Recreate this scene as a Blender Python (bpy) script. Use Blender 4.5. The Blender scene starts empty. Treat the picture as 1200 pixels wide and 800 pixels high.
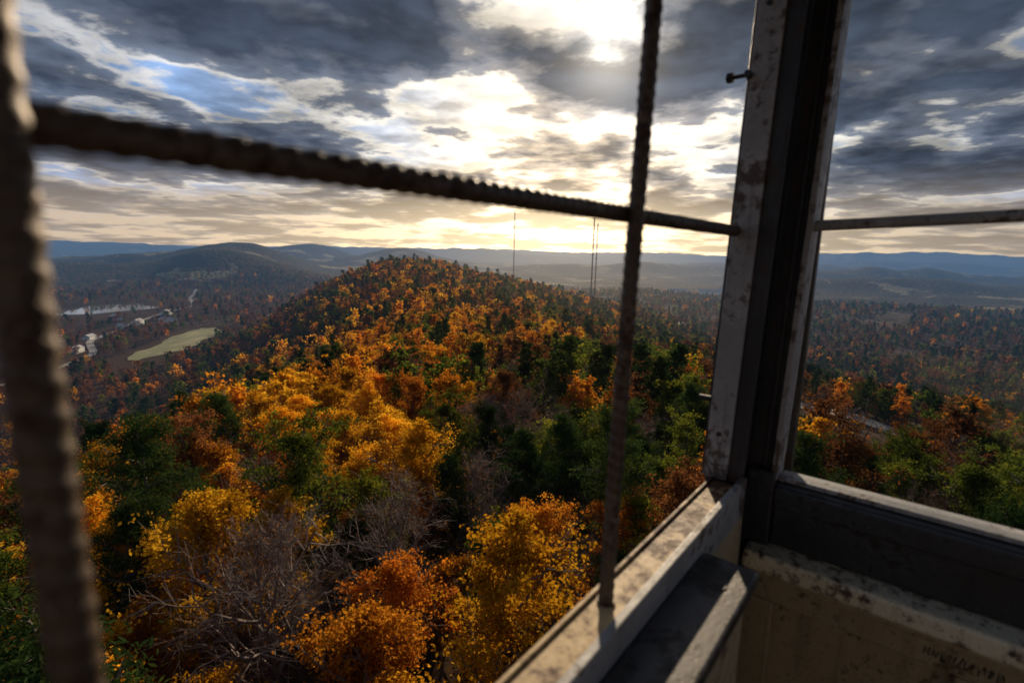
import bpy, math, random
import numpy as np
from mathutils import Matrix, Vector
rng=np.random.default_rng(11); random.seed(7)
scene=bpy.context.scene
R=math.radians
SUN_AZ,SUN_EL=R(9.5),R(19.0)
S=(math.sin(SUN_AZ)*math.cos(SUN_EL),math.cos(SUN_AZ)*math.cos(SUN_EL),math.sin(SUN_EL))
scene.view_settings.view_transform='Standard'
scene.view_settings.look='None'
scene.view_settings.exposure=0

# ---------------------------------------------------------------- node helper
class NT:
    def __init__(s,nt): s.nt=nt
    def n(s,t,**k):
        nd=s.nt.nodes.new(t)
        for a,b in k.items(): setattr(nd,a,b)
        return nd
    def put(s,sock,v):
        if v is None: return
        if isinstance(v,bpy.types.NodeSocket): s.nt.links.new(v,sock)
        else:
            if isinstance(v,(tuple,list)) and len(v)==3 and sock.type=='RGBA': v=(*v,1)
            sock.default_value=v
    def m(s,op,a,b=None,c=None,clamp=False):
        nd=s.n('ShaderNodeMath',operation=op,use_clamp=clamp)
        for i,v in enumerate((a,b,c)): s.put(nd.inputs[i],v)
        return nd.outputs[0]
    def v(s,op,a,b=None,out=0):
        nd=s.n('ShaderNodeVectorMath',operation=op)
        s.put(nd.inputs[0],a)
        if b is not None:
            if op=='SCALE': s.put(nd.inputs[3],b)
            else: s.put(nd.inputs[1],b)
        return nd.outputs[out]
    def mix(s,f,a,b,blend='MIX'):
        nd=s.n('ShaderNodeMix',data_type='RGBA',blend_type=blend)
        s.put(nd.inputs[0],f); s.put(nd.inputs[6],a); s.put(nd.inputs[7],b)
        return nd.outputs[2]
    def sm(s,x,a,b,lo=0.,hi=1.):
        nd=s.n('ShaderNodeMapRange',interpolation_type='SMOOTHSTEP')
        s.put(nd.inputs[0],x); nd.inputs[1].default_value=a; nd.inputs[2].default_value=b
        nd.inputs[3].default_value=lo; nd.inputs[4].default_value=hi
        return nd.outputs[0]
    def noise(s,vec,scale,detail=4,rough=.55,dist=0,out=0):
        nd=s.n('ShaderNodeTexNoise')
        if vec is not None: s.put(nd.inputs['Vector'],vec)
        nd.inputs['Scale'].default_value=scale; nd.inputs['Detail'].default_value=detail
        nd.inputs['Roughness'].default_value=rough; nd.inputs['Distortion'].default_value=dist
        return nd.outputs[out]
    def ramp(s,f,stops):
        nd=s.n('ShaderNodeValToRGB'); cr=nd.color_ramp
        while len(cr.elements)<len(stops): cr.elements.new(.5)
        for e,(p,c) in zip(cr.elements,stops): e.position=p; e.color=(*c,1)
        s.put(nd.inputs[0],f); return nd.outputs[0]

# ---------------------------------------------------------------- world
w=bpy.data.worlds.new("World"); scene.world=w; w.use_nodes=True
w.cycles.sampling_method='NONE'
w.node_tree.nodes.clear(); N=NT(w.node_tree)
tc=N.n('ShaderNodeTexCoord').outputs['Generated']
V=N.v('NORMALIZE',tc)
sep=N.n('ShaderNodeSeparateXYZ'); N.put(sep.inputs[0],V)
vx,vy,vz=sep.outputs
zz=N.m('ADD',N.m('MAXIMUM',vz,0.0),0.10)
comb=N.n('ShaderNodeCombineXYZ')
N.put(comb.inputs[0],N.m('DIVIDE',vx,zz)); N.put(comb.inputs[1],N.m('DIVIDE',vy,zz)); comb.inputs[2].default_value=5.2
P=comb.outputs[0]
def dens(P,det):
    a=N.noise(P,0.75,2,.5,.2)
    b=N.noise(P,2.2,det,.55,.1)
    return N.m('ADD',N.m('MULTIPLY',a,.48),N.m('MULTIPLY',b,.52))
d0=dens(P,6)
P2=N.v('ADD',P,(S[0]*.16,S[1]*.16,0.04))
d1=dens(P2,3)
lit=N.m('MULTIPLY',N.m('SUBTRACT',d0,d1),6.0)
dot=N.m('MAXIMUM',N.v('DOT_PRODUCT',V,S,out=1),0.0)
g6=N.m('POWER',dot,8.); g60=N.m('POWER',dot,60.); g600=N.m('POWER',dot,500.)
sky=N.n('ShaderNodeTexSky',sky_type='NISHITA'); sky.sun_disc=False
sky.sun_elevation=SUN_EL; sky.sun_rotation=SUN_AZ
clear=N.mix(N.m('MULTIPLY',g6,.95,clamp=True),(1.3,3.0,6.4),(11.,10.4,9.2))
clear=N.mix(.88,sky.outputs[0],clear)
edge=N.mix(g6,(4.8,4.9,5.2),(12.,11.,9.2))
thick=N.mix(g6,(.42,.58,.92),(.70,.88,1.2))
mid=N.mix(g6,(1.1,1.4,2.0),(2.4,2.55,2.95))
c=N.mix(N.sm(d0,.41,.45),clear,edge)
c=N.mix(N.sm(d0,.45,.49),c,mid)
c=N.mix(N.sm(d0,.485,.56),c,thick)
litp=N.m('MAXIMUM',lit,-.5); litp=N.m('MINIMUM',litp,1.2)
c=N.v('SCALE',c,N.m('ADD',1.0,N.m('MULTIPLY',litp,.95)))
# horizon band
azg=N.m('POWER',N.m('MAXIMUM',N.v('DOT_PRODUCT',V,(math.sin(R(4)),math.cos(R(4)),0),out=1),0.),10.)
hcol=N.mix(azg,(6.2,4.9,3.7),(20.,15.,8.6))
hmod=N.m('ADD',.50,N.m('MULTIPLY',N.sm(d0,.42,.54,1.,0.),.50))
hf=N.m('MULTIPLY',N.sm(vz,0.015,.15,1.,0.),hmod)
c=N.mix(hf,c,hcol)
core=N.v('SCALE',(10.,9.3,8.2),N.m('MULTIPLY',g600,N.sm(d0,.42,.56,2.4,.5)))
c=N.v('ADD',c,core)
c=N.v('ADD',c,N.v('SCALE',(2.6,2.3,1.9),N.m('MULTIPLY',g60,N.sm(d0,.42,.56,1.8,.10))))
# bright break in the cloud low over the horizon
hl=N.m('POWER',N.m('MAXIMUM',N.v('DOT_PRODUCT',V,(math.sin(R(4.5))*math.cos(R(3)),math.cos(R(4.5))*math.cos(R(3)),math.sin(R(3))),out=1),0.),55.)
c=N.v('ADD',c,N.v('SCALE',(13.,9.4,5.2),N.m('MULTIPLY',hl,N.sm(d0,.43,.56,1.3,.30))))
bg=N.n('ShaderNodeBackground'); N.put(bg.inputs[0],c); bg.inputs[1].default_value=.1
wo=N.n('ShaderNodeOutputWorld'); w.node_tree.links.new(bg.outputs[0],wo.inputs[0])

# sun
sl=bpy.data.lights.new("sun_light",'SUN'); sl.energy=5.0; sl.angle=R(.6); sl.color=(1,.79,.54)
so=bpy.data.objects.new("sun_light",sl); scene.collection.objects.link(so)
so.rotation_euler=Vector(S).to_track_quat('Z','Y').to_euler()

# ---------------------------------------------------------------- haze group: haze painted into materials as distance-based glow, warmer toward the sun
hg=bpy.data.node_groups.new("painted_haze",'ShaderNodeTree')
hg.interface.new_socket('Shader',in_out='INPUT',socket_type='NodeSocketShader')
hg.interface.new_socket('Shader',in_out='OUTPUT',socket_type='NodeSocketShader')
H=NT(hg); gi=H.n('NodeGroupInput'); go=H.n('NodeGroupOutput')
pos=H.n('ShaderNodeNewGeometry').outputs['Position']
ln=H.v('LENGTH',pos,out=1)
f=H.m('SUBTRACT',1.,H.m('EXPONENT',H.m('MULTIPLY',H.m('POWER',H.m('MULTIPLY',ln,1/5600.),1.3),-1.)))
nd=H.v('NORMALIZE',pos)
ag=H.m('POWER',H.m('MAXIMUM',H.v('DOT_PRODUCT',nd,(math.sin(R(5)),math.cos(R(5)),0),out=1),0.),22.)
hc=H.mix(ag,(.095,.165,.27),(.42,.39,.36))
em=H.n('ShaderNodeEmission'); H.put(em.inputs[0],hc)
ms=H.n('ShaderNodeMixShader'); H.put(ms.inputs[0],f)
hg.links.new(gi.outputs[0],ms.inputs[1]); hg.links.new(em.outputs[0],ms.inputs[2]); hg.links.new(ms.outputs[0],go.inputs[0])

def new_mat(name,haze=False):
    m=bpy.data.materials.new(name); m.use_nodes=True; nt=m.node_tree; nt.nodes.clear()
    K=NT(nt); out=K.n('ShaderNodeOutputMaterial')
    def fin(sh):
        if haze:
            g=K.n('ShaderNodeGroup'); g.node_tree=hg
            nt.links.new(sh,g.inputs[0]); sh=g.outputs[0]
        nt.links.new(sh,out.inputs[0])
        m.cycles.emission_sampling='NONE'
    return m,K,fin
def principled(K,col,rough=.6,metal=0,bump=None,bs=.3,bd=.002):
    p=K.n('ShaderNodeBsdfPrincipled'); K.put(p.inputs['Base Color'],col); K.put(p.inputs['Roughness'],rough); K.put(p.inputs['Metallic'],metal)
    if bump is not None:
        b=K.n('ShaderNodeBump'); b.inputs['Strength'].default_value=bs; b.inputs['Distance'].default_value=bd
        K.put(b.inputs['Height'],bump); K.nt.links.new(b.outputs[0],p.inputs['Normal'])
    return p.outputs[0]

# ---------------------------------------------------------------- leaf materials
def leaf_mat(name,cols,transl=.45,ts=1.25):
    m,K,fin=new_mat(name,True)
    at=K.n('ShaderNodeAttribute',attribute_name='tint').outputs['Fac']
    oi=K.n('ShaderNodeObjectInfo').outputs['Random']
    f=K.m('ADD',K.m('MULTIPLY',at,.55),K.m('MULTIPLY',oi,.45))
    col=K.ramp(f,[(0.1,cols[0]),(.5,cols[1]),(.9,cols[2])])
    val=K.m('ADD',.52,K.m('MULTIPLY',K.m('FRACT',K.m('MULTIPLY',oi,7.31)),.75))
    col=K.v('SCALE',col,val)
    d=K.n('ShaderNodeBsdfDiffuse'); K.put(d.inputs[0],col)
    t=K.n('ShaderNodeBsdfTranslucent'); K.put(t.inputs[0],K.v('SCALE',col,ts))
    x=K.n('ShaderNodeMixShader'); x.inputs[0].default_value=transl
    K.nt.links.new(d.outputs[0],x.inputs[1]); K.nt.links.new(t.outputs[0],x.inputs[2])
    fin(x.outputs[0]); return m
LM={
 'gold':leaf_mat('gold_leaves',[(.48,.20,.010),(.68,.33,.014),(.76,.46,.03)],.52,1.25),
 'orange':leaf_mat('orange_leaves',[(.28,.085,.012),(.52,.18,.014),(.66,.29,.02)],.5,1.3),
 'rust':leaf_mat('rust_leaves',[(.08,.035,.02),(.17,.065,.024),(.30,.12,.028)],.4),
 'green':leaf_mat('green_leaves',[(.045,.07,.012),(.09,.12,.016),(.28,.26,.022)],.42),
 'pine':leaf_mat('pine_needles',[(.016,.038,.012),(.030,.058,.016),(.07,.10,.02)],.25),
}
m,K,fin=new_mat('bark',True)
oi=K.n('ShaderNodeObjectInfo').outputs['Random']
fin(principled(K,K.mix(oi,(.10,.075,.06),(.20,.16,.135)),.9)); BARK=m
m,K,fin=new_mat('twig_bark',True)
oi=K.n('ShaderNodeObjectInfo').outputs['Random']
fin(principled(K,K.mix(oi,(.13,.085,.07),(.22,.17,.15)),.9)); TWIG=m

# ---------------------------------------------------------------- fast mesh
def quad_mesh(name,verts,quads,mats,midx=None,tint=None):
    me=bpy.data.meshes.new(name)
    nq=len(quads)
    me.vertices.add(len(verts)); me.vertices.foreach_set('co',np.asarray(verts,dtype=np.float32).ravel())
    me.loops.add(nq*4); me.loops.foreach_set('vertex_index',np.asarray(quads,dtype=np.int32).ravel())
    me.polygons.add(nq); me.polygons.foreach_set('loop_start',np.arange(nq,dtype=np.int32)*4)
    for mt in mats: me.materials.append(mt)
    if midx is not None: me.polygons.foreach_set('material_index',np.asarray(midx,dtype=np.int32))
    if tint is not None:
        a=me.attributes.new('tint','FLOAT','FACE'); a.data.foreach_set('value',np.asarray(tint,dtype=np.float32))
    me.update(calc_edges=True); return me

def tubes(segs,sides=4):
    s=np.array(segs,dtype=float)  # p0(3) p1(3) r0 r1
    p0=s[:,0:3];p1=s[:,3:6];r0=s[:,6];r1=s[:,7]
    d=p1-p0; d/=np.linalg.norm(d,axis=1,keepdims=True)+1e-9
    ref=np.where(np.abs(d[:,2:3])>.9,np.array([[1,0,0]]),np.array([[0,0,1]]))
    t=np.cross(d,ref); t/=np.linalg.norm(t,axis=1,keepdims=True)+1e-9
    b=np.cross(d,t); n=len(s)
    ang=np.arange(sides)*2*np.pi/sides
    circ=t[:,None,:]*np.cos(ang)[None,:,None]+b[:,None,:]*np.sin(ang)[None,:,None]
    v0=p0[:,None,:]+circ*r0[:,None,None]; v1=p1[:,None,:]+circ*r1[:,None,None]
    V=np.concatenate([v0,v1],axis=1).reshape(-1,3)
    i=np.arange(sides); j=(i+1)%sides
    q=np.stack([i,j,j+sides,i+sides],axis=1)
    Q=(q[None]+(np.arange(n)*2*sides)[:,None,None]).reshape(-1,4)
    return V,Q

def leaves(cent,size,asp,r,updir=.0):
    n=len(cent)
    t=r.normal(size=(n,3)); t/=np.linalg.norm(t,axis=1,keepdims=True)
    u=r.normal(size=(n,3)); u[:,2]*=(1-updir)
    b=np.cross(t,u); b/=np.linalg.norm(b,axis=1,keepdims=True)+1e-9
    sz=(size*(.6+.8*r.random(n)))[:,None]
    a=t*sz*.5; c=b*sz*.5*asp
    V=np.stack([cent-a,cent-c,cent+a,cent+c],axis=1).reshape(-1,3)
    return V,np.arange(n*4).reshape(-1,4)

def make_tree(name,kind,seed,lod):
    r=np.random.default_rng(seed)
    segs=[];tips=[]
    Ht=12.0
    pine=kind=='pine'; bare=kind=='bare'
    p=np.array([0,0,-.6]); d=np.array([0,0,1.])
    trunk=[p.copy()]; nseg=9
    top=Ht*(.93 if pine else .80)
    for i in range(nseg):
        d=d+r.normal(size=3)*np.array([.07,.07,0]); d/=np.linalg.norm(d)
        p=p+d*(top+.6)/nseg; trunk.append(p.copy())
    R0=.16 if not pine else .15
    for i in range(nseg):
        segs.append([*trunk[i],*trunk[i+1],R0*(1-.8*i/nseg),R0*(1-.8*(i+1)/nseg)])
    trunk=np.array(trunk)
    def tp(t): 
        x=t*nseg; i=min(int(x),nseg-1); return trunk[i]+(trunk[i+1]-trunk[i])*(x-i)
    nl=26 if pine else (19 if not bare else 22)
    lo=.42 if pine else .30
    CR=(2.1 if pine else 2.8)*(.9+.2*r.random())
    lop=r.random()*6.28
    for k in range(nl):
        t=lo+(1-lo)*(k+.5*r.random())/nl
        u=(t-lo)/(1-lo)
        env=(math.sin(math.pi*(.22+.75*u))**.8) if not pine else (1-u**2.2*.72)*(.55+.45*min(1,u*4))*.85
        az=k*2.4+r.normal()*.35
        env*=1+.28*math.sin(az*2+lop)+.22*r.normal()
        L=max(.5,CR*env)*(1.1 if not pine else 1.)
        el=R(20+45*u) if not pine else R(5+35*u)
        if bare: el=R(35+35*u)
        dd=np.array([math.cos(az)*math.cos(el),math.sin(az)*math.cos(el),math.sin(el)])
        q=tp(t); rr=.06*(1-.6*u)*L/2.2+.012
        ns=4
        for s in range(ns):
            dd=dd+r.normal(size=3)*.16+np.array([0,0,.08]); dd/=np.linalg.norm(dd)
            q2=q+dd*L/ns
            segs.append([*q,*q2,rr*(1-.7*s/ns),rr*(1-.7*(s+1)/ns)])
            nsub=3 if s>0 else 1
            for _ in range(nsub):
                e=dd+r.normal(size=3)*.75+np.array([0,0,.15]); e/=np.linalg.norm(e)
                sl=L*(.38 if not pine else .30)*(.6+.7*r.random())
                m0=q+(q2-q)*r.random(); m1=m0+e*sl*.5
                e2=e+r.normal(size=3)*.3; e2/=np.linalg.norm(e2); m2=m1+e2*sl*.5
                segs.append([*m0,*m1,rr*.35+.004,rr*.25+.003]); segs.append([*m1,*m2,rr*.25+.003,.004])
                tips.append(m2); tips.append(m1 if r.random()<.5 else m2+r.normal(size=3)*.3)
                if bare and lod<2:
                    for _ in range(5 if lod==0 else 3):
                        g=e2+r.normal(size=3)*.6+np.array([0,0,.25]); g/=np.linalg.norm(g)
                        o=m1+(m2-m1)*r.random(); o1=o+g*sl*.55
                        segs.append([*o,*o1,.009,.005])
                        if lod==0:
                            for _ in range(3):
                                g2=g+r.normal(size=3)*.6; g2/=np.linalg.norm(g2)
                                oo=o+(o1-o)*(.3+.7*r.random()); segs.append([*oo,*(oo+g2*sl*.35),.007,.004])
            q=q2
        tips.append(q)
    tips.append(trunk[-1]); tips=np.array(tips)
    if not bare:
        keep=r.random(len(tips))>.22; tips=tips[keep]
    tot={0:(13000,.16),1:(1700,.42),2:(260,1.1)}[lod]
    n,size=tot
    if bare: n=int(n*(.05 if lod<2 else .35)); size*=.8 if lod<2 else .5
    asp=.62
    if pine: n=int(n*1.15); asp=.28 if lod==0 else .5; size*=1.15 if lod==0 else .95
    wts=r.random(len(tips))**1.8+.08; wts/=wts.sum()
    ci=r.choice(len(tips),size=n,p=wts)
    ctint=r.random(len(tips))
    sig=(.235 if not pine else .2)*(1 if not bare else 1.3)
    dirs=r.normal(size=(n,3))*np.array([1,1,.6])
    cent=tips[ci]+dirs*sig
    LV,LQ=leaves(cent,size,asp,r,.25)
    tint=np.clip(.6*ctint[ci]+.4*r.random(n),0,1)
    if lod==2: segs=segs[:nseg]+([s for s in segs[nseg:] if s[6]>.05][:20] if not bare else segs[nseg:220])
    elif lod==1 and not bare: segs=[s for s in segs if s[6]>.025]
    if lod==2 and bare:
        segs=[s[:6]+[max(s[6],.06),max(s[7],.05)] for s in segs]
    if lod==1 and bare:
        segs=[s[:6]+[max(s[6],.02),max(s[7],.014)] for s in segs]
    TV,TQ=tubes(segs,5) if (lod==0 and not bare) else tubes(segs,3)
    V=np.concatenate([TV,LV]); Q=np.concatenate([TQ,LQ+len(TV)])
    mi=np.concatenate([np.zeros(len(TQ)),np.ones(len(LQ))]); ti=np.concatenate([np.zeros(len(TQ)),tint])
    lm=LM['rust'] if bare else LM[kind]
    return quad_mesh(name,V,Q,[TWIG if bare else BARK,lm],mi,ti)

KINDS=['gold','orange','rust','green','pine','bare']
NV={0:3,1:3,2:2}
protocol=bpy.data.collections.new("tree_kinds")
index={}; meshes={}; cnt=0
for lod in (0,1,2):
    for ki,k in enumerate(KINDS):
        for v in range(NV[lod]):
            me=make_tree(f"tree_{k}_{lod}_{v}",k,100+ki*17+v*5+lod*1000,lod)
            ob=bpy.data.objects.new(f"tree_{cnt:03d}_{k}",me); protocol.objects.link(ob)
            index[(lod,k,v)]=cnt; meshes[(lod,k,v)]=me; cnt+=1

# ---------------------------------------------------------------- terrain
def fbm(x,y,wl,octv,seed):
    r=np.random.default_rng(seed); out=np.zeros_like(x,dtype=float); amp=1.; tot=0
    for o in range(octv):
        for k in range(3):
            a=r.random()*6.28; ph=r.random()*6.28; ph2=r.random()*6.28
            kx,ky=math.cos(a)*6.283/wl,math.sin(a)*6.283/wl
            out+=amp*np.sin(x*kx+y*ky+ph+1.3*np.sin((x*ky-y*kx)*.7+ph2))/3
        tot+=amp; amp*=.5; wl*=.47
    return out/tot*1.6
def gauss(x,y,cx,cy,sx,sy,rot=0.):
    c,s=math.cos(rot),math.sin(rot); dx=x-cx; dy=y-cy
    a=dx*c+dy*s; b=-dx*s+dy*c
    return np.exp(-(a/sx)**2-(b/sy)**2)
LAKE=(-936.,1175.); FIELD=(-520.,800.)
def height(x,y):
    x=np.asarray(x,dtype=float); y=np.asarray(y,dtype=float)
    zr=np.interp(y,[-600,-200,0,30,80,150,250,350,480,620,780,900,1000,1150,1400,1800,2400],
                   [-150,-60,-24,-25.5,-31,-40,-48,-54,-55,-50,-41,-35,-32,-37,-80,-130,-160])
    xr=-.2*y+18*np.sin(y/170.)*np.clip(y/300,0,1)
    s=x-xr+fbm(x,y,260,2,3)*10*np.clip(np.abs(x-xr)/80,0,1)
    kl=32+30*np.clip((y-500)/400,0,1)
    left=.50*(np.sqrt(s*s+kl**2)-kl); right=(.17+.06*np.clip((y-200)/400,0,1))*(np.sqrt(s*s+60**2)-60)
    ridge=zr-np.where(s<0,left,right)+fbm(x,y,150,3,5)*4*np.clip(np.hypot(x,y)/150,0,1)
    dist=np.hypot(x,y)
    vl=1/(1+np.exp(-(x+100)/200.))
    val=-152-vl*8+fbm(x,y,900,4,9)*(8+18*np.clip((dist-1400)/3000,0,1))
    val=val+fbm(x,y,4200,3,21)*30*np.clip((dist-3500)/5000,0,1)
    val=val+158*gauss(x,y,-1420,2750,300,620,.2)+60*gauss(x,y,-2350,2900,420,500)+75*gauss(x,y,-1900,2650,280,300)
    val=val+80*gauss(x,y,-1150,2150,420,220,-.2)
    val=val+62*gauss(x,y,-1950,2050,380,200)
    val=val+165*gauss(x,y,-1850,4600,380,900)+155*gauss(x,y,-900,4300,360,800)
    val=val+150*gauss(x,y,-5900,7600,2300,900)+150*gauss(x,y,-3000,8500,1600,900)
    val=val+155*gauss(x,y,-700,9500,1800,800)
    val=val+70*gauss(x,y,1900,2600,800,240,.1)+85*gauss(x,y,2900,3800,1200,300,.2)+80*gauss(x,y,1200,4200,1000,300,-.1)+100*gauss(x,y,2600,5600,1500,380,.15)
    val=val+330*gauss(x,y,9500,12500,4800,1300,-.35)+150*gauss(x,y,3800,11500,2600,900)+135*gauss(x,y,5600,7500,2100,600,-.2)
    val=val+190*gauss(x,y,-2500,19000,9000,1500)+180*gauss(x,y,6000,21000,6000,1500)
    k=9.
    z=k*np.logaddexp(ridge/k,val/k)
    ml=np.clip(2.0-np.hypot((x-LAKE[0])/110,(y-LAKE[1])/120),0,1); z=z*(1-ml)+ml*(-152.5)
    mf=np.clip(2.2-np.hypot((x-FIELD[0])/60,(y-FIELD[1])/150),0,1); z=z*(1-mf)+mf*(-151.)
    return z
rad=np.concatenate([[0.5],np.geomspace(3,2500,230),np.geomspace(2560,60000,110)])
az=np.concatenate([np.linspace(-70,70,420,endpoint=False),np.linspace(70,290,120,endpoint=False)])*np.pi/180
A,RR=np.meshgrid(az,rad); X=RR*np.sin(A); Y=RR*np.cos(A); Z=height(X,Y)
nr=len(rad); na=len(az)
i=np.arange(nr-1)[:,None]; j=np.arange(na)[None,:]; j2=(j+1)%na
Q=np.stack([i*na+j,(i+1)*na+j,(i+1)*na+j2,i*na+j2],axis=-1).reshape(-1,4)[:,::-1]
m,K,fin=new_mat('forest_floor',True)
ps=K.n('ShaderNodeNewGeometry').outputs['Position']
far=K.sm(K.v('LENGTH',ps,out=1),1300,2300)
n1=K.noise(ps,.55,5,.7); n2=K.noise(ps,.0035,5,.65)
near=K.ramp(n1,[(.3,(.022,.014,.009)),(.55,(.06,.034,.018)),(.75,(.11,.06,.03))])
vor=K.n('ShaderNodeTexVoronoi'); K.put(vor.inputs['Vector'],ps); vor.inputs['Scale'].default_value=.07
vc=K.n('ShaderNodeSeparateColor'); K.put(vc.inputs[0],vor.outputs['Color'])
fc=K.ramp(K.m('ADD',K.m('MULTIPLY',vc.outputs[0],.40),K.m('MULTIPLY',n2,.65)),[(.25,(.012,.022,.012)),(.45,(.03,.035,.016)),(.6,(.065,.04,.02)),(.8,(.10,.055,.028)),(.95,(.14,.10,.05))])
fc=K.mix(K.sm(n2,.57,.61),fc,(.28,.24,.13))
col=K.mix(far,near,fc)
p=K.n('ShaderNodeBsdfPrincipled'); K.put(p.inputs['Base Color'],col); p.inputs['Roughness'].default_value=1.; p.inputs['Specular IOR Level'].default_value=0.05
bp=K.n('ShaderNodeBump'); bp.inputs['Strength'].default_value=.8; bp.inputs['Distance'].default_value=6.; K.put(bp.inputs['Height'],K.m('MULTIPLY',vor.outputs['Distance'],K.m('MULTIPLY',far,-1.))); K.nt.links.new(bp.outputs[0],p.inputs['Normal'])
fin(p.outputs[0])
me=quad_mesh('terrain',np.stack([X,Y,Z],-1).reshape(-1,3),Q,[m])
me.polygons.foreach_set('use_smooth',[True]*len(me.polygons))
scene.collection.objects.link(bpy.data.objects.new('terrain',me))

# ---- draped strips
def poly_strip(pts,n=60):
    pts=np.array(pts,float); t=np.linspace(0,len(pts)-1,n)
    x=np.interp(t,range(len(pts)),pts[:,0]); y=np.interp(t,range(len(pts)),pts[:,1])
    for _ in range(6):
        x[1:-1]=(x[:-2]+x[1:-1]*2+x[2:])/4; y[1:-1]=(y[:-2]+y[1:-1]*2+y[2:])/4
    return np.stack([x,y],1)
def ribbon(name,line,width,mat,lift=.25,bench=True,cols=5,taper=False):
    d=np.gradient(line,axis=0); nrm=np.stack([-d[:,1],d[:,0]],1); nrm/=np.linalg.norm(nrm,axis=1,keepdims=True)
    off=np.linspace(-.5,.5,cols)
    wv=np.full(len(line),float(width)); sh=np.zeros(len(line))
    if taper:
        tt=np.linspace(0,1,len(line)); wv=width*np.clip(np.sin(np.pi*np.clip(tt,.03,.97))**.5*(.70+.45*tt+.12*np.sin(tt*9)+.03*np.sin(tt*31)),.08,2)
        sh=4*np.sin(tt*13)+1.5*np.sin(tt*37)
    pts=line[:,None,:]+nrm[:,None,:]*(off[None,:,None]*wv[:,None,None]+sh[:,None,None])
    z=height(pts[...,0],pts[...,1])
    if bench: z=np.repeat(z.max(axis=1,keepdims=True),cols,axis=1)
    z=z+lift
    V=np.concatenate([pts,z[...,None]],-1).reshape(-1,3)
    i=np.arange(len(line)-1)[:,None]; j=np.arange(cols-1)[None,:]
    Q=np.stack([i*cols+j,i*cols+j+1,(i+1)*cols+j+1,(i+1)*cols+j],-1).reshape(-1,4)
    me=quad_mesh(name,V,Q,[mat]); ob=bpy.data.objects.new(name,me); scene.collection.objects.link(ob); return ob
m,K,fin=new_mat('asphalt',True); ps=K.n('ShaderNodeNewGeometry').outputs['Position']
fin(principled(K,K.ramp(K.noise(ps,.6,5),[(.3,(.24,.21,.18)),(.7,(.40,.36,.31))]),.6)); ASPH=m
m,K,fin=new_mat('paint_line',True); fin(principled(K,(.75,.72,.6),.7)); LINE=m
road1=poly_strip([(90,232),(106,212),(118,197),(134,176),(150,158),(166,144)],90)
ribbon('road',road1,8,ASPH,.5); ribbon('road_marking',road1,.25,LINE,.53)
road2=poly_strip([(-1050,1700),(-950,1500),(-800,1280),(-760,1120),(-740,990),(-700,856),(-640,760),(-571,685),(-545,600),(-520,500)],120)
ribbon('road',road2,9,ASPH,.6); ribbon('road_marking',road2,.4,LINE,.64)
road3=poly_strip([(-740,990),(-660,1000),(-600,1040),(-560,1100),(-500,1200)],60)
ribbon('road',road3,7,ASPH,.7)
m,K,fin=new_mat('mown_grass',True); ps=K.n('ShaderNodeNewGeometry').outputs['Position']
mp=K.n('ShaderNodeMapping'); K.put(mp.inputs[0],ps); mp.inputs['Scale'].default_value=(.10,.012,.1); mp.inputs['Rotation'].default_value=(0,0,.2)
fin(principled(K,K.ramp(K.m('ADD',K.m('MULTIPLY',K.noise(mp.outputs[0],1.,5,.7),.6),K.m('MULTIPLY',K.noise(ps,.03,5),.4)),[(.35,(.10,.12,.04)),(.5,(.20,.20,.08)),(.65,(.36,.31,.17))]),.9)); GR=m
field_line=poly_strip([(-492,650),(-500,715),(-511,780),(-530,850),(-556,925)],90)
ribbon('grass_field',field_line,68,GR,.8,False,12,True)
# lake
t=np.linspace(0,2*np.pi,64,endpoint=False); rr=1+.16*np.sin(3*t+1)+.1*np.sin(5*t)
import bmesh
bm=bmesh.new(); vs=[bm.verts.new((LAKE[0]+74*q*math.cos(a),LAKE[1]+112*q*math.sin(a),-151.6)) for a,q in zip(t,rr)]; bm.faces.new(vs)
me=bpy.data.meshes.new('lake'); bm.to_mesh(me); bm.free()
m,K,fin=new_mat('lake_water',False)
p=K.n('ShaderNodeBsdfPrincipled'); p.inputs['Base Color'].default_value=(.10,.13,.15,1); p.inputs['Roughness'].default_value=.06; p.inputs['IOR'].default_value=2.0
fin(p.outputs[0]); me.materials.append(m)
scene.collection.objects.link(bpy.data.objects.new('lake',me))

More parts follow.
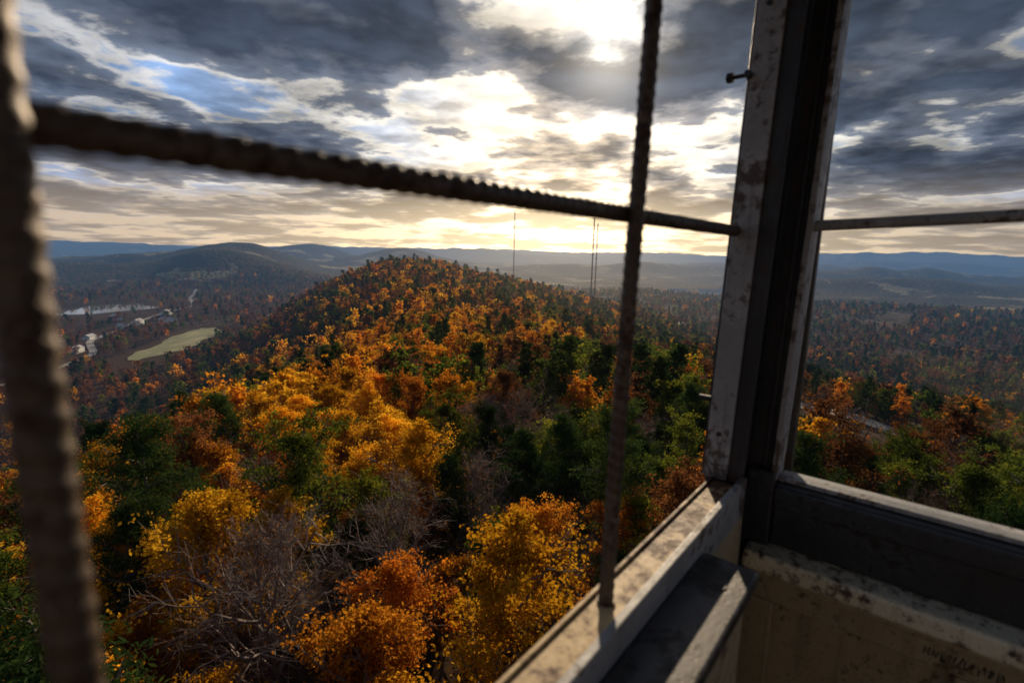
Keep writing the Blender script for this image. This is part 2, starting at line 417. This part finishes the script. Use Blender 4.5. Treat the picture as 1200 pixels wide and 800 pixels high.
# ---------------------------------------------------------------- tree scatter
def line_dist(x,y,line):
    d=np.full(x.shape,1e9)
    for k in range(0,len(line),1): d=np.minimum(d,np.hypot(x-line[k,0],y-line[k,1]))
    return d
def ring(r0,r1,sp,azmax=64):
    n=int(2*r1/sp)+2
    g=(np.arange(n)-n/2)*sp; gx,gy=np.meshgrid(g,g)
    gx=gx.ravel(); gy=gy.ravel()
    gx=gx+rng.uniform(-.55,.55,gx.size)*sp; gy=gy+rng.uniform(-.55,.55,gy.size)*sp
    d=np.hypot(gx,gy); a=np.degrees(np.arctan2(gx,gy))
    k=(d>=r0)&(d<r1)&(np.abs(a)<azmax); return gx[k],gy[k]
def choose(x,y):
    n=len(x); d=np.hypot(x,y); a=np.arctan2(x,y)
    patch=fbm(x,y,60,2,31); patch2=fbm(x,y,42,2,33)
    rightness=np.clip((np.degrees(a)+10)/24,0,1)
    w=np.zeros((n,6))
    w[:,0]=.30*(1-rightness)+.03; w[:,1]=.28*(1-rightness)+.08
    w[:,2]=.10+.06*rightness; w[:,3]=.20+.20*rightness; w[:,4]=.15+.24*rightness; w[:,5]=.20
    warm=np.clip(.5+patch*1.4,0.03,1.); green=np.clip(.5-patch2*1.3,.06,1.)
    w[:,0]*=warm*1.7; w[:,1]*=warm*1.5; w[:,3]*=green*1.6; w[:,4]*=green*1.6
    nl=(d<80)*(1-rightness); w[:,0]+=.30*nl; w[:,5]*=1-.5*nl
    leftvalley=np.clip((-(x+.2*y)-110)/120,0,1)
    w[:,0]*=1-.9*leftvalley; w[:,1]*=1-.8*leftvalley; w[:,2]*=1+1.0*leftvalley; w[:,5]*=1+2*leftvalley
    fr=np.clip((d-300)/400,0,1); w[:,0]*=1-.6*fr; w[:,1]*=1-.4*fr; w[:,2]*=1+.5*fr; w[:,5]*=1+.8*fr; w[:,4]*=1+.4*fr
    w/=w.sum(1,keepdims=True); cw=np.cumsum(w,1); u=rng.random(n)[:,None]
    return np.minimum((u>cw).sum(1),5)
names={'gold':'maple_tree','orange':'oak_tree','rust':'oak_tree','green':'hickory_tree','pine':'pine_tree','bare':'bare_tree'}
PX=[];PI=[];PR=[];PS=[]
for (r0,r1,sp,lod,sc) in [(8,48,4.3,0,1.04),(48,75,4.7,0,1.04),(75,380,5.7,1,1.1),(380,1000,8.6,2,1.28),(1000,2200,14.,2,1.5)]:
    x,y=ring(r0,r1,sp,180 if r1<50 else 60)
    ex=(line_dist(x,y,road1)<7)|(line_dist(x,y,road2)<12)|(line_dist(x,y,road3)<12)|(line_dist(x,y,field_line)<36)|(np.hypot((x-LAKE[0])/95,(y-LAKE[1])/134)<1)
    # power-line right of way running from the road up towards the tower: low scrub only
    seg=road1[34:60]; low=np.zeros(len(x),bool)
    if r0<380:
        for k in np.arange(8,135,6.): low|=(line_dist(x,y,seg*(1-k/222.))<4.5)
    if r1>500:
        dd=np.hypot(x,y); ux,uy=x/dd,y/dd
        for k in (30.,60.,90.,130.):
            ex|=(np.hypot((x+ux*k-LAKE[0])/78,(y+uy*k-LAKE[1])/112)<1)
            if k<70: ex|=(line_dist(x+ux*k,y+uy*k,field_line)<28)
            if k<40: ex|=(line_dist(x+ux*k,y+uy*k,road2)<9)|(line_dist(x+ux*k,y+uy*k,road3)<8)
        cl=fbm(x,y,330,2,77); ex|=(cl>.62)&(x>150)&(dd>800)
    x,y,low=x[~ex],y[~ex],low[~ex]; z=height(x,y); kk=choose(x,y)
    s=sc*(.60+.75*rng.random(len(x))**1.2); rot=rng.random(len(x))*6.283
    s=np.where(low,.20,s)
    for q in range(len(x)):
        k=KINDS[kk[q]]; v=int(rng.integers(NV[lod])); sq=s[q]*(1.08 if k=='pine' else 1)*(.88 if k=='bare' else 1)
        if r1<50:
            o=bpy.data.objects.new(names[k],meshes[(lod,k,v)]); o.location=(x[q],y[q],z[q]); o.rotation_euler=(rng.normal()*.04,rng.normal()*.04,rot[q]); o.scale=(sq*(.95+.2*rng.random()),)*2+(sq,)
            scene.collection.objects.link(o)
        else:
            PX.append((x[q],y[q],z[q])); PI.append(index[(lod,k,v)]); PR.append((0,0,rot[q])); PS.append(sq)
me=bpy.data.meshes.new('forest'); me.vertices.add(len(PX)); me.vertices.foreach_set('co',np.array(PX,dtype=np.float32).ravel())
a=me.attributes.new('idx','INT','POINT'); a.data.foreach_set('value',np.array(PI,dtype=np.int32))
a=me.attributes.new('rot','FLOAT_VECTOR','POINT'); a.data.foreach_set('vector',np.array(PR,dtype=np.float32).ravel())
a=me.attributes.new('scl','FLOAT','POINT'); a.data.foreach_set('value',np.array(PS,dtype=np.float32))
forest=bpy.data.objects.new('forest',me); scene.collection.objects.link(forest)
g=bpy.data.node_groups.new('forest_scatter','GeometryNodeTree')
g.interface.new_socket('Geometry',in_out='INPUT',socket_type='NodeSocketGeometry'); g.interface.new_socket('Geometry',in_out='OUTPUT',socket_type='NodeSocketGeometry')
gi=g.nodes.new('NodeGroupInput'); go=g.nodes.new('NodeGroupOutput'); iop=g.nodes.new('GeometryNodeInstanceOnPoints'); ci=g.nodes.new('GeometryNodeCollectionInfo')
ci.inputs['Collection'].default_value=protocol; ci.inputs['Separate Children'].default_value=True; ci.inputs['Reset Children'].default_value=True
def na_(n,t):
    k=g.nodes.new('GeometryNodeInputNamedAttribute'); k.data_type=t; k.inputs[0].default_value=n
    return [o for o in k.outputs if o.enabled and o.name=='Attribute'][0]
L=g.links.new
L(gi.outputs[0],iop.inputs['Points']); L(ci.outputs[0],iop.inputs['Instance']); iop.inputs['Pick Instance'].default_value=True
L(na_('idx','INT'),iop.inputs['Instance Index']); L(na_('rot','FLOAT_VECTOR'),iop.inputs['Rotation']); L(na_('scl','FLOAT'),iop.inputs['Scale'])
L(iop.outputs[0],go.inputs[0])
md=forest.modifiers.new('scatter','NODES'); md.node_group=g
print('instances',len(PX))

# ---------------------------------------------------------------- towers, poles, houses
m,K,fin=new_mat('mast_steel',True); fin(principled(K,(.10,.09,.09),.6)); MAST=m
def mast(x,y,h,wd,rad_):
    z0=float(height(x,y)); segs=[]; hs=3.0
    leg=[(wd*math.cos(a),wd*math.sin(a)) for a in (0,2.094,4.189)]
    n=int(h/hs)
    for i in range(n):
        for k in range(3):
            a=leg[k]; b=leg[(k+1)%3]
            segs.append([x+a[0],y+a[1],z0+i*hs,x+a[0],y+a[1],z0+(i+1)*hs,rad_,rad_])
            segs.append([x+a[0],y+a[1],z0+i*hs,x+b[0],y+b[1],z0+(i+1)*hs,rad_*.6,rad_*.6])
            segs.append([x+a[0],y+a[1],z0+i*hs,x+b[0],y+b[1],z0+i*hs,rad_*.6,rad_*.6])
    for k in (.35,.6,.8):
        segs.append([x-1.6,y,z0+h*k,x+1.6,y,z0+h*k,.5,.5])
    segs.append([x,y,z0+h,x,y,z0+h+6,.15,.1])
    V,Qq=tubes(segs,4); me=quad_mesh('radio_mast',V,Qq,[MAST]); scene.collection.objects.link(bpy.data.objects.new('radio_mast',me))
def mast_to(x,y,ztop,wd,rad_): mast(x,y,ztop-float(height(x,y))-6,wd,rad_)
mast_to(.150*880,870,66,.95,.32); mast_to(.158*905,900,58,.9,.26); mast_to(0.0*1500,1480,118,1.2,.4)
def utility_pole(x,y):
    z0=float(height(x,y)); s=[[x,y,z0-.5,x,y,z0+11,.17,.12],[x-1.2,y+.2,z0+10.2,x+1.2,y-.2,z0+10.2,.07,.07],[x-.9,y+.15,z0+9.2,x+.9,y-.15,z0+9.2,.06,.06]]
    for o in (-1.1,-.5,.5,1.1): s.append([x+o,y-o*.17,z0+10.25,x+o,y-o*.17,z0+10.5,.05,.04])
    s.append([x+.25,y,z0+8.2,x+.25,y,z0+9.,.2,.2])
    V,Qq=tubes(s,8); me=quad_mesh('utility_pole',V,Qq,[BARK]); scene.collection.objects.link(bpy.data.objects.new('utility_pole',me))
utility_pole(104,166); utility_pole(124,172)
m,K,fin=new_mat('house_wall',True); fin(principled(K,(.75,.73,.68),.7)); HW=m
m,K,fin=new_mat('house_roof',True); fin(principled(K,(.45,.44,.44),.5)); HR=m
m,K,fin=new_mat('house_window',True); fin(principled(K,(.03,.03,.04),.2)); HWN=m
def simple(name,verts,faces,mat,parent=None):
    me=bpy.data.meshes.new(name); me.from_pydata(verts,[],faces); me.materials.append(mat)
    o=bpy.data.objects.new(name,me); scene.collection.objects.link(o)
    if parent: o.parent=parent
    return o
def bx(x0,x1,y0,y1,z0,z1): 
    return [(x0,y0,z0),(x1,y0,z0),(x1,y1,z0),(x0,y1,z0),(x0,y0,z1),(x1,y0,z1),(x1,y1,z1),(x0,y1,z1)],[(3,2,1,0),(4,5,6,7),(0,1,5,4),(1,2,6,5),(2,3,7,6),(3,0,4,7)]
def house(x,y,w_,l_,h_,rot):
    e=bpy.data.objects.new('house',None); scene.collection.objects.link(e); e.location=(x,y,float(height(x,y))); e.rotation_euler=(0,0,rot)
    v,f_=bx(-w_/2,w_/2,-l_/2,l_/2,-1,h_); simple('walls',v,f_,HW,e)
    o=.5; rz=h_+w_*.3
    simple('roof',[(-w_/2-o,-l_/2-o,h_),(w_/2+o,-l_/2-o,h_),(0,-l_/2-o,rz),(-w_/2-o,l_/2+o,h_),(w_/2+o,l_/2+o,h_),(0,l_/2+o,rz)],[(0,1,2),(5,4,3),(0,2,5,3),(1,4,5,2),(0,3,4,1)],HR,e)
    for k in range(3):
        yy=-l_/2+l_*(k+.6)/3.3
        for s_ in (-1,1):
            v,f_=bx(s_*w_/2-.05,s_*w_/2+.05,yy,yy+1.4,1,2.4); simple('window',v,f_,HWN,e)
    v,f_=bx(-.6,.6,-l_/2-.05,-l_/2+.05,0,2.2); simple('door',v,f_,HWN,e)
HS=[(-722,975,14,24,7,.3),(-722,935,10,16,6,1.2),(-672,800,11,18,6,.2),(-790,1010,14,26,7,1.),(-600,690,11,18,6,.2),(-742,1090,16,24,6,.2),(-690,1015,14,30,6,1.4),
    (820,2150,40,90,10,1.3),(700,2180,34,70,9,1.4),(930,2250,30,60,8,1.2),(560,2000,20,44,8,1.5),(330,1000,12,18,9,.4),(300,860,12,18,9,1.),(1150,1650,24,50,8,1.4),(1300,1700,20,40,8,1.2)]
for h_ in HS: house(*h_)

# ---------------------------------------------------------------- cab
TH=R(51)
cab=bpy.data.objects.new('lookout_tower',None); scene.collection.objects.link(cab); cab.rotation_euler=(0,0,TH)
def weather(name,c0,c1,rust,amt=.5,rough=.55,metal=0.,sc=1.,spec=.5):
    m,K,fin=new_mat(name)
    oc=K.n('ShaderNodeTexCoord').outputs['Object']
    n1=K.noise(oc,6*sc,8,.65,.3); n2=K.noise(oc,38*sc,6,.7); n3=K.noise(oc,150*sc,4,.6)
    st=K.n('ShaderNodeMapping'); K.put(st.inputs[0],oc); st.inputs['Scale'].default_value=(30,30,2.5)
    n4=K.noise(st.outputs[0],1.5,5,.7)
    base=K.mix(K.sm(n1,.35,.65),c0,c1)
    base=K.mix(K.m('MULTIPLY',K.sm(n4,.5,.72),.5),base,tuple(q*.45 for q in c0))
    mask=K.m('ADD',K.m('MULTIPLY',n1,.5),K.m('MULTIPLY',n2,.5))
    base=K.mix(K.sm(mask,.60-.16*amt,.66-.13*amt),base,rust)
    base=K.mix(K.m('MULTIPLY',K.sm(n3,.60,.70),.7),base,(.03,.022,.018))
    rg=K.m('ADD',rough,K.m('MULTIPLY',K.m('SUBTRACT',n2,.5),.5),clamp=True)
    bump=K.m('ADD',K.m('MULTIPLY',K.sm(mask,.5,.6),-.8),K.m('MULTIPLY',n3,.5))
    fin(principled(K,base,rg,metal,bump,.6,.0015)); return m
GRAY=weather('weathered_gray_paint',(.25,.245,.25),(.40,.39,.39),(.10,.07,.055),.62)
DARK=weather('dark_steel',(.026,.026,.029),(.048,.047,.05),(.06,.035,.022),.5,.5,.3)
RAIL=weather('dark_painted_rail',(.018,.020,.024),(.034,.036,.042),(.012,.011,.010),.4,.5)
TAN=weather('weathered_tan_sill',(.56,.40,.20),(.40,.25,.11),(.10,.042,.018),1.,.65)
LEDGE=weather('worn_ledge',(.76,.68,.50),(.60,.52,.36),(.09,.06,.04),.8,.55)
BEIGE=weather('dirty_beige_paint',(.36,.285,.175),(.42,.34,.21),(.13,.09,.05),.3,.6)
SHELF=weather('stained_shelf',(.07,.064,.068),(.12,.105,.108),(.02,.015,.012),.95,.5)
RUST=weather('rebar_rust',(.075,.052,.038),(.135,.098,.072),(.045,.022,.012),.6,.5,.35,2.)
CEIL=weather('cab_ceiling',(.07,.06,.05),(.09,.08,.07),(.05,.03,.02),.4)
def part(name,a0,a1,b0,b1,z0,z1,mat,bev=.003,parent=None,tilt=0.):
    bm=bmesh.new(); v,f_=bx(a0,a1,b0,b1,z0,z1)
    if tilt: v=[(q[0],q[1]-tilt*(q[2]+.46),q[2]) for q in v]
    vv=[bm.verts.new(q) for q in v]
    for q in f_: bm.faces.new([vv[i] for i in q])
    if bev: bmesh.ops.bevel(bm,geom=bm.edges[:],offset=bev,segments=2,affect='EDGES',profile=.5)
    me=bpy.data.meshes.new(name); bm.to_mesh(me); bm.free(); me.materials.append(mat)
    o=bpy.data.objects.new(name,me); scene.collection.objects.link(o); o.parent=parent or cab; return o
# -- west (open, barred) side
part('sill_top',-.88,1.048,.252,.300,-.478,-.458,TAN,.002)
part('sill_lip',-.88,1.06,.238,.2505,-.52,-.441,GRAY,.002)
part('sill_nosing',-.88,1.07,.301,.307,-.52,-.454,TAN,.001)
part('wall_lower',-.88,1.06,.262,.298,-1.56,-.480,BEIGE)
part('shelf',-.86,.812,.150,.2365,-.508,-.484,SHELF,.004)
part('shelf_box',-.86,.795,.163,.2365,-1.54,-.510,BEIGE,.004)
part('inner_wall_lining',.80,1.065,.240,.260,-1.54,-.522,BEIGE)
def cyl(name,p0,p1,r,mat,sides=16,parent=None):
    V,Qq=tubes([[*p0,*p1,r,r]],sides); n=len(V)
    me=bpy.data.meshes.new(name); fs=[tuple(q) for q in Qq.tolist()]+[tuple(range(sides)),tuple(range(sides,2*sides))[::-1]]
    me.from_pydata(V.tolist(),[],fs); me.materials.append(mat)
    o=bpy.data.objects.new(name,me); scene.collection.objects.link(o); o.parent=parent or cab; return o
cyl('shelf_washer',(.735,.192,-.485),(.735,.192,-.4825),.014,DARK); cyl('shelf_bolt',(.735,.192,-.4825),(.735,.192,-.4810),.006,DARK,6)
# -- corner
T=.024
part('jamb_flange',1.05,1.057,.276,.324,-.457,.70,GRAY,.002,None,T)
part('corner_angle',1.0575,1.066,.246,.330,-.457,.70,DARK,.001,None,T)
part('corner_post',1.070,1.148,.256,.325,-1.56,.75,DARK,.004,None,.018)
part('corner_backing',1.207,1.225,.185,.330,-1.56,.75,DARK,.002)
cyl('flange_bolt',(1.05,.305,.325),(1.035,.305,.325),.007,DARK,6); cyl('flange_bolt_shank',(1.045,.30,.325),(1.045,.345,.325),.004,DARK,8); cyl('bolt_nut',(1.045,.332,.325),(1.045,.343,.325),.009,DARK,6)
for zz_ in (.50,.10,-.25): cyl('post_rivet',(1.10,.245,zz_),(1.10,.234,zz_),.008,DARK,12)
cyl('latch_bracket',(1.052,.32,-.29),(1.052,.345,-.29),.006,DARK,6)
for zz_ in (.44,-.36): cyl('flange_screw',(1.0495,.30-.02*(zz_+.45),zz_),(1.046,.30-.02*(zz_+.45),zz_),.005,DARK,10)
# -- north side window
T2=.022
part('jamb',1.150,1.205,.212,.2545,-1.56,.75,DARK,.003,None,T2)
part('inner_stop_bead',1.142,1.1485,.222,.230,-.45,.70,RAIL,.001,None,T2)
part('window_stop',1.128,1.200,.199,.210,-.463,.70,GRAY,.002,None,T2)
part('window_bottom_rail',1.128,1.19,-1.68,.198,-.600,-.467,RAIL,.004)
part('rail_corner_block',1.115,1.149,.199,.252,-.602,-.440,RAIL,.004)
part('window_sill_edge',1.150,1.20,-1.68,.198,-.466,-.457,GRAY,.002)
part('bottom_bead',1.116,1.127,-1.68,.198,-.512,-.470,RAIL,.004)
part('ledge',1.078,1.19,-1.70,.2375,-.645,-.604,LEDGE,.007)
part('ledge_apron',1.108,1.19,-1.70,.2375,-.672,-.646,BEIGE,.005)
part('panel_back',1.170,1.19,-1.70,.2375,-1.56,-.673,BEIGE,0)
part('panel_top_rail',1.136,1.168,-1.70,.2375,-.735,-.673,BEIGE,.003)
for k in range(6):
    b=.2375-k*.36; part('panel_stile',1.1365,1.1675,b-.06,b,-1.50,-.737,BEIGE,.004)
cyl('muntin',(1.160,.196,.060),(1.160,-1.68,.145),.0105,GRAY,12)
part('muntin_upright',1.153,1.167,-.60,-.585,-.456,.70,DARK,.002)
m,K,fin=new_mat('window_glass')
tr=K.n('ShaderNodeBsdfTransparent'); tr.inputs[0].default_value=(.90,.92,.93,1); gl=K.n('ShaderNodeBsdfGlossy'); gl.inputs['Roughness'].default_value=.02
mx=K.n('ShaderNodeMixShader'); fr=K.n('ShaderNodeFresnel'); fr.inputs[0].default_value=1.4; K.put(mx.inputs[0],fr.outputs[0]); K.nt.links.new(tr.outputs[0],mx.inputs[1]); K.nt.links.new(gl.outputs[0],mx.inputs[2]); fin(mx.outputs[0])
simple('window_pane',[(1.178,.190,-.458),(1.178,-1.68,-.458),(1.178,-1.68,.70),(1.178,.176,.70)],[(0,1,2,3)],m,cab)
cu=bpy.data.curves.new('graffiti','CURVE'); cu.dimensions='3D'; cu.bevel_depth=.0012
r=random.Random(3)
b=-.075
for L_ in range(9):
    sp=cu.splines.new('POLY'); n=6; sp.points.add(n-1); hh_=r.uniform(.008,.014)
    for q in range(n): sp.points[q].co=(1.1355,b-.009*q/n+r.uniform(-.003,.003),-.706+hh_*(1 if q%2 else -1)*r.uniform(.5,1),1)
    b-=.0125
cu.materials.append(DARK); o=bpy.data.objects.new('graffiti',cu); scene.collection.objects.link(o); o.parent=cab
# -- header, roof, floor, other sides
part('header_west',-.88,1.058,.255,.33,.70,.78,DARK); part('header_north',1.128,1.20,-1.70,.17,.70,.78,DARK)
part('wall_south',-.93,-.88,-1.75,.31,-1.56,-.46,BEIGE); part('wall_east',-.88,1.15,-1.78,-1.73,-1.56,-.46,BEIGE)
part('header_south',-.93,-.88,-1.75,.31,.62,.78,DARK); part('header_east',-.88,1.15,-1.78,-1.73,.62,.78,DARK)
for (a_,b_) in ((-.93,.25),(-.93,-1.8),(1.12,-1.8)): part('corner_post',a_,a_+.08,b_,b_+.08,-1.56,.78,DARK)
for k in (-.2,.5): part('window_mullion',-.92,-.89,-1.0+k,-.95+k,-.46,.62,DARK); part('window_mullion',k,k+.05,-1.77,-1.74,-.46,.62,DARK)
part('ceiling',-1.1,1.38,-1.95,.50,.785,.82,CEIL)
part('floor',-.98,1.25,-1.85,.36,-1.62,-1.565,CEIL)
simple('roof',[(-1.15,-2,.825),(1.43,-2,.825),(1.43,.55,.825),(-1.15,.55,.825),(.14,-.72,1.5)],[(0,1,4),(1,2,4),(2,3,4),(3,0,4),(3,2,1,0)],GRAY,cab)
legs=[]
for (a_,b_) in ((-.9,.3),(1.15,.3),(1.15,-1.75),(-.9,-1.75)):
    da=(a_-.12)/1.02; db=(b_+.72)/1.02
    legs.append(((a_,b_),(a_+da*2.2,b_+db*2.2)))
segs=[]
for t_,b_ in legs: segs.append([t_[0],t_[1],-1.6,b_[0],b_[1],-25.5,.07,.07])
def lp(k,z):
    t_,b_=legs[k%4]; u=(-1.6-z)/23.9; return [t_[0]+(b_[0]-t_[0])*u,t_[1]+(b_[1]-t_[1])*u,z]
zs=[-1.7,-6.5,-11.5,-17,-23]
for i in range(4):
    for k in range(4):
        segs.append(lp(k,zs[i])+lp(k+1,zs[i+1])+[.03,.03]); segs.append(lp(k+1,zs[i])+lp(k,zs[i+1])+[.03,.03]); segs.append(lp(k,zs[i+1])+lp(k+1,zs[i+1])+[.035,.035])
V_,Q_=tubes(segs,6); me=quad_mesh('tower_frame',V_,Q_,[DARK]); o=bpy.data.objects.new('tower_frame',me); scene.collection.objects.link(o); o.parent=cab
# -- rebar grille
gr=bpy.data.objects.new('window_grille',None); scene.collection.objects.link(gr); gr.rotation_euler=(0,0,TH)
def rebar(name,p0,p1,r0=.0094,pitch=.0150):
    p0=np.array(p0,float);p1=np.array(p1,float);Ln=np.linalg.norm(p1-p0); d=(p1-p0)/Ln
    ref=np.array([0,0,1.]) if abs(d[2])<.9 else np.array([1.,0,0]); t=np.cross(d,ref); t/=np.linalg.norm(t); b=np.cross(d,t)
    ns=int(Ln/.0013); sd=24; s=np.linspace(0,Ln,ns)[:,None]; an=(np.arange(sd)*2*np.pi/sd)[None]
    ph=2*np.pi*s/pitch+an*1.0
    rr=r0*(1+.10*np.clip(np.sin(ph)+.3,0,1))+.0002*np.sin(s*70)
    bend=.0012*np.sin(s*6)
    P_=p0+d*s[...,None]+(t*np.cos(an)[...,None]+b*np.sin(an)[...,None])*rr[...,None]+t*bend[...,None]
    i=np.arange(ns-1)[:,None]; j=np.arange(sd)[None]; j2=(j+1)%sd
    Q=np.stack([i*sd+j,i*sd+j2,(i+1)*sd+j2,(i+1)*sd+j],-1).reshape(-1,4)
    me=quad_mesh(name,P_.reshape(-1,3),Q,[RUST]); me.polygons.foreach_set('use_smooth',[True]*len(me.polygons))
    o=bpy.data.objects.new(name,me); scene.collection.objects.link(o); o.parent=gr
rebar('bar_1',(.560,.283,-.458),(.606,.283,.70)); rebar('bar_2',(.036,.283,-.458),(.034,.283,.70)); rebar('bar_3',(-.50,.283,-.458),(-.50,.283,.70))
rebar('crossbar_1',(-.88,.302,.050),(1.052,.302,.047)); rebar('crossbar_2',(-.88,.302,.585),(1.052,.302,.585))
for a_ in (.561,.036):
    cyl('weld_collar',(a_,.283,-.4575),(a_,.283,-.4545),.0125,RUST,16,gr)

# ---------------------------------------------------------------- camera
cd=bpy.data.cameras.new('camera'); cd.lens=18; cd.sensor_width=36; cd.clip_start=.02; cd.clip_end=100000
cam=bpy.data.objects.new('camera',cd); scene.collection.objects.link(cam); scene.camera=cam
cam.matrix_world=Matrix.Rotation(R(90-10.0),4,'X')@Matrix.Rotation(R(1.25),4,'Z')
cd.dof.use_dof=True; cd.dof.focus_distance=3.2; cd.dof.aperture_fstop=2.8
